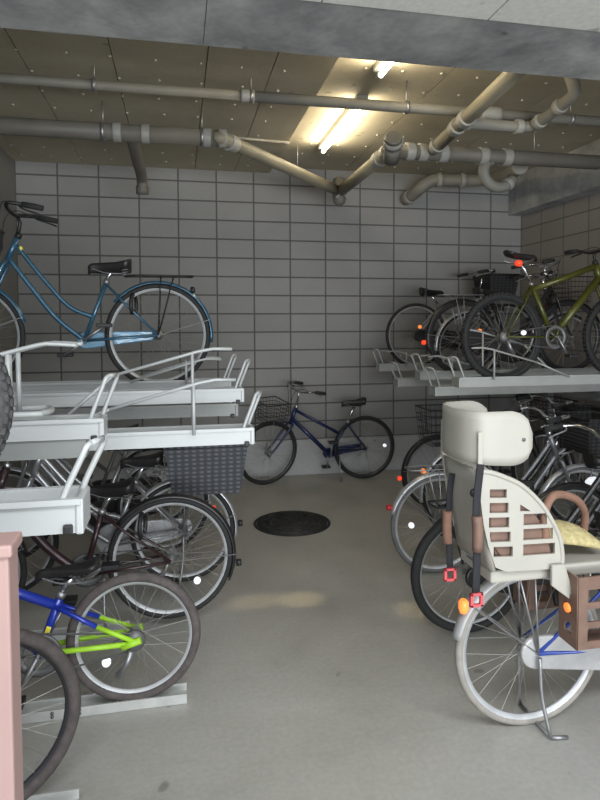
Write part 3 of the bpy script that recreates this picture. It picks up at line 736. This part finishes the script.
# ---- right, upper deck
bike('mountain_bicycle', 'olive green mountain bicycle with red saddle lamp on the upper right rack', (2.44, 4.2, 1.24), 1, dict(
    r=.335, wb=1.04, bb=(.43, .33), st=(.24, .74), sd=(.13, .95), ht=(.80, .90), hb=(.84, .77), bar=(.78, 1.0), frame='paint_olive', type='mtb', tr=.020, topjoin=.9, tire='tire_black', tw=.05, knob=True, rim='rim_dark',
    bartype='flat', bar_mat='plastic_black', lever='plastic_black', saddle='sport', saddle_lamp='reflector_red_glow', crank=-60, refl='reflector_white_glow', refl_at=(.18, .03), bw=.3, fork='paint_olive'))
bike('city_bicycle', 'dark bicycle with red spoke reflector beside the olive bicycle on the upper rack', (2.50, 4.98, 1.217), 1, dict(
    r=.335, frame='paint_black', type='loop1', guard='guard_black', tail='reflector_red_glow', rim='rim_dark', chaincase='guard_black', crank=30, carrier='steel_dull', refl='reflector_orange_glow', refl_at=(.17, .06), sd=(.23, .74), bar=(.80, .98)))
bike('city_bicycle', 'dark bicycle with silver mudguards, second from the back wall on upper right rack', (2.78, 5.42, 1.115), 1, dict(
    r=.335, frame='paint_maroon', type='loop1', guard='guard_silver', ga1=185, tail='plastic_black', rim='rim_alloy', chaincase='guard_black', crank=60, sd=(.23, .74), fbasket=('plastic_black', False)))
bike('city_bicycle', 'silver bicycle with black front basket on upper right rack by the back wall', (2.48, 6.0, 1.217), 1, dict(
    r=.34, frame='paint_silver', type='loop2', tr=.016, rim='rim_alloy', guard=None, chaincase='guard_black', crank=10, sd=(.16, .80), st=(.25, .66), bar=(.76, .98), ht=(.74, .82), hb=(.80, .68), bw=.22,
    refl='reflector_orange_glow', refl_at=(.045, .09), fbasket=('wicker_black', True), fbx=.92, fbz=.74, fbl=.34, fbh=.24))

# ------------------------------------------------------------------ child seat on the nearest right bicycle
b = MB(); rows = []
path = [(-.10, -.155), (-.18, -.16), (-.26, -.158), (-.31, -.145), (-.34, -.10), (-.352, -.04), (-.352, .04), (-.34, .10), (-.31, .145), (-.26, .158), (-.18, .16), (-.10, .155)]
pp = spline([(x, y, 0) for x, y in path], 4); n = len(pp)
for i, q in enumerate(pp):
    e = min(i, n-1-i)/ (n-1)      # 0 at the front ends
    top = 1.346-.004*max(0, min(1, (-q.x-.1)/.28)); bot = 1.132+.02*max(0, min(1, (-q.x-.1)/.33))
    k = min(1, e*(n-1)/5.); c = (1-math.sqrt(max(0, 1-(1-k)**2)))
    top -= c*.09; bot += c*.07
    rows.append([(q.x, q.y, bot+(top-bot)*j/6) for j in range(7)])
hd = b
seat = MB().grid([[(-.318+.07*i/6, -.15+.3*j/6, 1.12-.39*i/6) for j in range(7)] for i in range(7)]).build('child_seat', 'cream_plastic', CH, solid=.012)
seat['label'] = 'cream plastic child seat with headrest and harness'
def sp(o): return o
b = hd
sp(b.grid(rows).build('headrest', 'cream_plastic', seat, solid=.012))
for s in (-1, 1):
    sp(MB().box(-.325, -.305, s*.156-.007, s*.160+.007, 1.12, 1.27, .004).build('headrest_rib', 'cream_plastic', seat))
    MBk = MB().lathe([(.001, -.01), (.007, -.01), (.007, .01), (.001, .01)], 10, 'Y', c=(-.14, s*.158, 1.235)); sp(MBk.build('rivet', 'bolt_dark', seat))
# shell: two slotted sides, back and base
side = [(-.325, 1.12), (-.27, 1.114), (-.20, 1.088), (-.136, 1.055), (-.069, .995), (-.025, .94), (.02, .86), (.036, .80), (.037, .735), (.0, .722), (-.20, .728), (-.245, .748), (-.275, .83), (-.295, .91)]
def rr(x0, x1, z0, z1, dz=0): return [(x0, z0), (x1, z0+dz), (x1, z1+dz), (x0, z1)]
holes = []
for k, (z, x0, x1) in enumerate([(1.02, -.268, -.208), (.962, -.268, -.20), (.906, -.270, -.196), (.850, -.266, -.190), (.792, -.25, -.180)]): holes.append(rr(x0-.004, x1+.006, z-.003, z+.036 if k else z+.03, -.004))
for k, (z, x0, x1) in enumerate([(.902, -.130, -.030), (.844, -.130, -.004), (.784, -.130, .006)]): holes.append(rr(x0, x1, z, z+.044, -.003))
holes.append([(-.145, .985), (-.10, .955), (-.145, .958)])
for s in (-1, 1):
    w = plate(side, holes, .010, 'side_wing', 'cream_plastic', seat, (0, s*.15, 0), (PI/2, 0, 0)); sp(w)
    md = w.modifiers.new('b', 'BEVEL'); md.width = .003; md.segments = 2; md.limit_method = 'ANGLE'
    sp(MB().tube(spline([(x, s*.152, z) for x, z in side[:10]], 3), .010, 8).build('wing_edge', 'cream_plastic', seat))
MBl = MB().prism([(-.285, 1.08), (-.24, 1.07), (-.14, .78), (.02, .77), (.02, .735), (-.222, .735)], -.125, .125); [MBl.prism([(-.262, 1.06), (-.20, 1.05), (-.13, 1.0), (-.07, .945), (-.035, .885), (-.005, .82), (.01, .76), (-.2, .76), (-.255, .84)], q-.008, q+.008) for q in (-.128, .128)]; sp(MBl.build('seat_liner', 'brown_plastic', seat, bevel=.01))
sp(MB().box(-.25, .42, -.13, .13, .672, .722, .01).build('seat_base', 'cream_plastic', seat))
for s in (-1, 1):
    lg = MB().prism([(-.02, .745), (.035, .745), (.075, .63), (.065, .60), (-.02, .665)], s*.17-.008, s*.17+.008); sp(lg.build('leg_guard', 'cream_plastic', seat, bevel=.004))
sp(MB().tube(spline([(-.02, -.135, .82), (-.025, -.13, .92), (.01, -.115, .985), (.09, -.07, .985), (.20, -.02, .94), (.275, .03, .86), (.29, .06, .75)], 6), .016, 12).build('grab_bar', 'brown_foam', seat))
MBc = MB().grid([[(.02+.26*i/8, -.10+.2*j/8, .735+.02+.055*math.sin(PI*i/8)**.6*math.sin(PI*j/8)**.6+(.05*(1-i/8))) for j in range(9)] for i in range(9)]); sp(MBc.build('cushion', 'cushion_yellow', seat, solid=.03, subd=1))
strap = sp(MB().tube(spline([(-.318, -.168, 1.15), (-.335, -.172, 1.0), (-.335, -.178, .85), (-.338, -.178, .66)], 5), .016, 8, True, .25).build('harness_strap', 'webbing_black', seat))
sp(MB().tube(spline([(-.335, .03, 1.07), (-.35, .02, 1.0), (-.352, .02, .9), (-.352, .01, .68)], 5), .014, 8, True, .25).build('harness_strap', 'webbing_black', seat))
sp(MB().tube(spline([(-.338, -.18, .96), (-.336, -.185, .90), (-.334, -.18, .83)], 3), .020, 10).build('shoulder_pad', 'brown_plastic', seat))
sp(MB().tube(spline([(-.36, .02, .92), (-.362, .02, .85), (-.36, .015, .79)], 3), .019, 10).build('shoulder_pad', 'brown_foam', seat))
def buckle(x, y, z):
    bb_ = MB()
    for (a, c, d, e) in ((-.026, .026, .016, .026), (-.026, .026, -.026, -.016), (-.026, -.014, -.026, .026), (.014, .026, -.026, .026)): bb_.box(x+a, x+c, y-.007, y+.007, z+d, z+e, .002)
    sp(bb_.build('buckle', 'buckle_red', seat))
buckle(-.338, -.182, .645); buckle(-.355, .005, .665)
sp(MB().lathe([(.001, -.006), (.018, -.006), (.018, .006), (.001, .006)], 14, 'Y', c=(-.335, -.158, 1.04)).build('shell_bolt', 'plastic_black', seat))
for s in (-1, 1):       # foot boxes
    y0 = s*.165
    hs = [rr(.10+.085*i, .16+.085*i, .46+.075*j, .51+.075*j) for i in range(3) for j in range(3)]
    fo = plate([(.06, .43), (.36, .43), (.36, .71), (.06, .71)], hs, .008, 'foot_box', 'brown_plastic', seat, (0, y0-.058*1, 0), (PI/2, 0, 0)); sp(fo)
    hs2 = [rr(-.022, .022, .475+.075*j, .515+.075*j) for j in range(3)]
    plate([(-.055, .43), (.055, .43), (.055, .71), (-.055, .71)], hs2, .008, 'foot_box_panel', 'brown_plastic', seat).matrix_local = Matrix(((0, 0, 1, .06), (1, 0, 0, y0-.003), (0, 1, 0, 0), (0, 0, 0, 1)))
    MB().box(.06, .36, y0-.055, y0+.055, .425, .435).build('sole_plate', 'brown_plastic', seat)
    if s < 0: MB().lathe([(.001, -.004), (.018, -.004), (.018, .004), (.001, .004)], 14, 'X', c=(.054, y0-.003, .57)).build('side_reflector', 'reflector_orange_glow', seat)
tl = MB().lathe([(.002, -.026), (.014, -.022), (.02, -.005), (.02, .022), (.012, .032)], 14, 'Z', c=(-.315, -.035, .545)); tl.build('tail_lamp', 'reflector_orange_glow', CH)

# ------------------------------------------------------------------ rack trays
def tray(label, x_end, y, ztop, facing, length=1.85, group=None, guard='A', rail=True, m='rack_white', handle=True, hh=.15):
    """facing = direction of the aisle end"""
    t = thing('rack_tray', label, 'bicycle tray', (x_end, y, ztop), 0 if facing > 0 else PI, group)
    b = MB(); L_ = length; w = .055; fh_ = .085 if 'nearest' in label else .075
    b.box(-L_, 0, -w, -w+.006, -fh_, 0).box(-L_, 0, w-.006, w, -fh_, 0).box(-L_, 0, -w+.006, w-.006, -.052, -.046)
    b.box(-L_, 0, -w-.012, -w, -.014, 0).box(-L_, 0, w, w+.012, -.014, 0)
    b.build('channel', m, t)
    MB().box(-.012, .006, -w-.006, w+.006, -fh_-.003, -.002, .004).build('end_cap', m, t)
    if rail:
        MB().box(-L_, -.06, -.04, .04, -.145, -.079).build('slide_rail', 'rack_grey', t)
    if handle:
        b = MB()
        for s in (-1, 1): e_ = .016*s*facing; b.tube(spline([(-.035+e_, s*.045, -.06), (-.025+e_, s*.045, 0), (.015+e_, s*.045, hh*.7), (.028+e_, s*.042, hh*.93), (.032+e_*.7, s*.03, hh)], 4), .008, 8)
        b.tube([(.032-.011*facing, -.032, hh), (.032+.011*facing, .032, hh)], .008, 8)
        b.build('handle', m, t)
        MB().box(-.04, -.018, -.068, -.055, -.085, -.062, .004).build('latch', 'plastic_black', t)
    for xw in ((-1.5, -1.95) if facing > 0 else (3.62, 3.9)):
        lx = (xw-x_end)*facing; base = 1.055 if facing > 0 else 1.05
        MB().box(lx-.03, lx+.03, -.03, .03, base-ztop, -.046).build('bracket', 'rack_grey', t)
    if guard == 'rods':
        for s in (-1, 1):
            dz = 0 if s == facing else -.13
            b = MB().tube([(-.62, s*.088, .235+dz), (-.24, s*.088, .34+dz), (-.17, s*.088, .352+dz), (-.08, s*.086, .350+dz)], .0075, 8).tube([(-.265, s*.088, -.02), (-.265, s*.088, .335+dz)], .0075, 8).tube([(-.62, s*.088, .235+dz), (-.9, s*.088, -.01)], .0075, 8)
            b.build('guide_rod', m, t)
    elif guard == 'low':
        for s in (-1, 1):
            MB().tube([(-.62, s*.088, .0), (-.20, s*.088, .125), (-.15, s*.088, .135), (-.06, s*.086, .13)], .0075, 8).tube([(-.28, s*.088, -.02), (-.28, s*.088, .12)], .0075, 8).build('guide_rod', m, t)
    elif guard == 'wide':
        for s in (-1, 1):
            b = MB().tube(spline([(-.62, s*.07, .17), (-.45, s*.07, .205), (-.22, s*.07, .265), (-.16, s*.07, .27), (-.08, s*.068, .265)], 5), .013, 8, True, .6)
            b.build('guide_rod', m, t)
            b = MB().tube([(-.34, s*.07, .02), (-.34, s*.07, .235)], .009, 8).tube([(-.31, s*.07, .02), (-.31, s*.07, .245)], .009, 8).build('guide_post', m, t)
        b = MB().tube(spline([(-.60, -.085, .025), (-.25, -.085, .025), (-.20, -.06, .025), (-.185, 0, .025), (-.20, .06, .025), (-.25, .085, .025), (-.60, .085, .025)], 5), .011, 8); b.build('wheel_loop', m, t)
    return t
GL = 'upper rack trays on the left'
tray('nearest white upper tray on the left, its end above the lime and blue bicycle', -.232, 1.55, 1.262, 1, 1.75, GL, None, False, hh=.125)
tray('white upper tray on the left with double upright guide posts, second from the camera', -.272, 2.32, 1.338, 1, 1.75, GL, 'wide', True)
tray('white upper tray on the left with long thin guide rods above the wicker basket', .33, 2.745, 1.21, 1, 2.3, GL, 'rods', False)
tray('white upper tray on the left just in front of the teal bicycle', .35, 3.35, 1.325, 1, 2.3, GL, None, False)
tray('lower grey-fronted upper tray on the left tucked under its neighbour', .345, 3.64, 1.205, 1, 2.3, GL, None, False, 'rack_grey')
tray('upper tray on the left carrying the teal bicycle', .33, 3.93, 1.325, 1, 2.3, GL, 'low', True)
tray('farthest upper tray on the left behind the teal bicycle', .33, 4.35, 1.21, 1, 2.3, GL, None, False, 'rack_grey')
GR = 'upper rack trays on the right'
tray('upper tray on the right carrying the olive green mountain bicycle', 2.06, 4.2, 1.275, -1, 1.9, GR, 'rods', False, 'rack_pale')
tray('lower front tray on the right reaching out under the olive bicycle tray', 2.05, 4.6, 1.165, -1, 1.9, GR, None, False, 'rack_pale')
tray('upper tray on the right under the dark bicycle with red spoke reflector', 2.08, 4.98, 1.262, -1, 1.9, GR, 'low', False, 'rack_pale')
tray('low tray on the right under the dark bicycle with silver mudguards', 2.04, 5.42, 1.16, -1, 1.9, GR, None, False, 'rack_pale')
tray('upper tray on the right by the back wall under the silver bicycle', 2.06, 6.0, 1.262, -1, 1.9, GR, 'low', False, 'rack_pale')

def rack_frame(name, label, xs, ys, ztop, x_out):
    t = thing(name, label, 'rack', (0, 0, 0))
    for y in ys:
        for x in xs:
            p_ = MB().box(x-.03, x+.03, y-.03, y+.03, 0, ztop-.004, .004).build('post', 'rack_grey', t)
            MB().box(x-.07, x+.07, y-.07, y+.07, 0, .008).build('foot_plate', 'rack_grey', p_)
    for x in xs: MB().box(x-.025, x+.025, ys[0]-.1, ys[-1]+.1, ztop-.06, ztop, .004).build('cross_beam', 'rack_grey', t)
    return t
rack_frame('bicycle_rack', 'grey steel frame carrying the upper trays on the left', (-1.5, -1.95), (1.25, 3.08, 4.70), 1.055, 0)
rack_frame('bicycle_rack', 'grey steel frame carrying the upper trays on the right', (3.62, 3.9), (4.05, 5.75), 1.05, 0)

# floor rails
def floor_rail(label, x_end, y, L_, z=.045):
    t = thing('floor_rail', label, 'bicycle rail', (x_end, y, 0), 0, 'floor rails on the left')
    b = MB().box(-L_, 0, -.045, -.038, 0.002, z).box(-L_, 0, .038, .045, .002, z).box(-L_, 0, -.038, .038, .002, .012)
    b.build('channel', 'rail_galvanised', t)
    b = MB()
    for k in range(3):
        for zz in (.018, .034): b.lathe([(.001, -.006), (.007, -.005), (.007, 0)], 8, 'Y', c=(-.45-.055*k, -.045, zz))
    b.build('bolts', 'bolt_dark', t)
floor_rail('galvanised floor rail under the lime and blue bicycle', .02, 2.68, 1.7)
floor_rail('galvanised floor rail under the dark maroon bicycle', -.28, 3.33, 1.5)
floor_rail('galvanised floor rail beside the pink gate post', -.36, 2.12, 1.3)

# gate post
t = thing('gate_post', 'pinkish beige steel gate post at the left edge of the photo', 'post', (-.305, .985, 0))
MB().box(-.06, .052, -.028, .028, 0, 1.325, .004).build('post_shaft', 'post_pink', t)
MB().box(-.064, .058, -.034, .034, 1.325, 1.345, .004).build('post_cap', 'post_pink', t)
MB().box(-.50, -.06, -.01, .01, .06, 1.29, .003).build('infill_panel', 'post_panel', t)

# ------------------------------------------------------------------ light
def lamp(name, kind, loc, energy, color=(1, 1, 1), rot=(0, 0, 0), **kw):
    l = bpy.data.lights.new(name, kind); l.energy = energy; l.color = color
    for k, v in kw.items(): setattr(l, k, v)
    o = bpy.data.objects.new(name, l); COL.objects.link(o); o.location = loc; o.rotation_euler = rot
    return o
lamp('daylight_entrance', 'AREA', (1.6, -5.2, 1.0), 450, (.93, .97, 1.), (R(95), 0, 0), shape='RECTANGLE', size=6., size_y=1.8)
lamp('daylight_threshold', 'AREA', (.9, -.55, 3.3), 112, (.95, .98, 1.), (R(32), 0, 0), shape='RECTANGLE', size=4., size_y=.8)
lamp('camera_flash', 'SPOT', (.06, .0, 1.74), 13, (1., .97, .92), (R(84), 0, -.201), spot_size=R(95), spot_blend=.6, shadow_soft_size=.02)
for (x, y, e, sx) in ((.72, 3.52, 105, 1.3), (.45, 3.55, 60, 1.6), (1.33, 3.25, 60, 1.)):
    o = lamp('added_floor_spot', 'SPOT', (x, y, 2.6), e, (1, .78, .42), (0, 0, 0), spot_size=R(6.2), spot_blend=1., shadow_soft_size=.01); o.scale = (sx, 1, 1)  # unseen spots added to cast warm patches on the floor
w = bpy.data.worlds.new('overcast'); sc.world = w; w.use_nodes = True
bg = w.node_tree.nodes['Background']; bg.inputs['Color'].default_value = (.55, .62, .70, 1); bg.inputs['Strength'].default_value = 1.0

# ------------------------------------------------------------------ camera
cam = bpy.data.cameras.new('camera'); co = bpy.data.objects.new('camera', cam); COL.objects.link(co)
yaw, pitch, roll = .201, .042, -.004
cyw, syw, cp, sp_ = math.cos(yaw), math.sin(yaw), math.cos(pitch), math.sin(pitch)
right = Vector((cyw, -syw, 0)); fwd = Vector((syw*cp, cyw*cp, -sp_)); up = right.cross(fwd)
r2 = right*math.cos(roll)+up*math.sin(roll); u2 = -right*math.sin(roll)+up*math.cos(roll)
m3 = Matrix((r2, u2, -fwd)).transposed()
co.matrix_world = Matrix.Translation((0, 0, 1.672)) @ m3.to_4x4()
cam.sensor_fit = 'VERTICAL'; cam.sensor_height = 36; cam.lens = 27.0; cam.shift_y = -49.8/800
cam.clip_start = .02
sc.camera = co
sc.view_settings.view_transform = 'Standard'; sc.view_settings.look = 'None'; sc.view_settings.exposure = 0
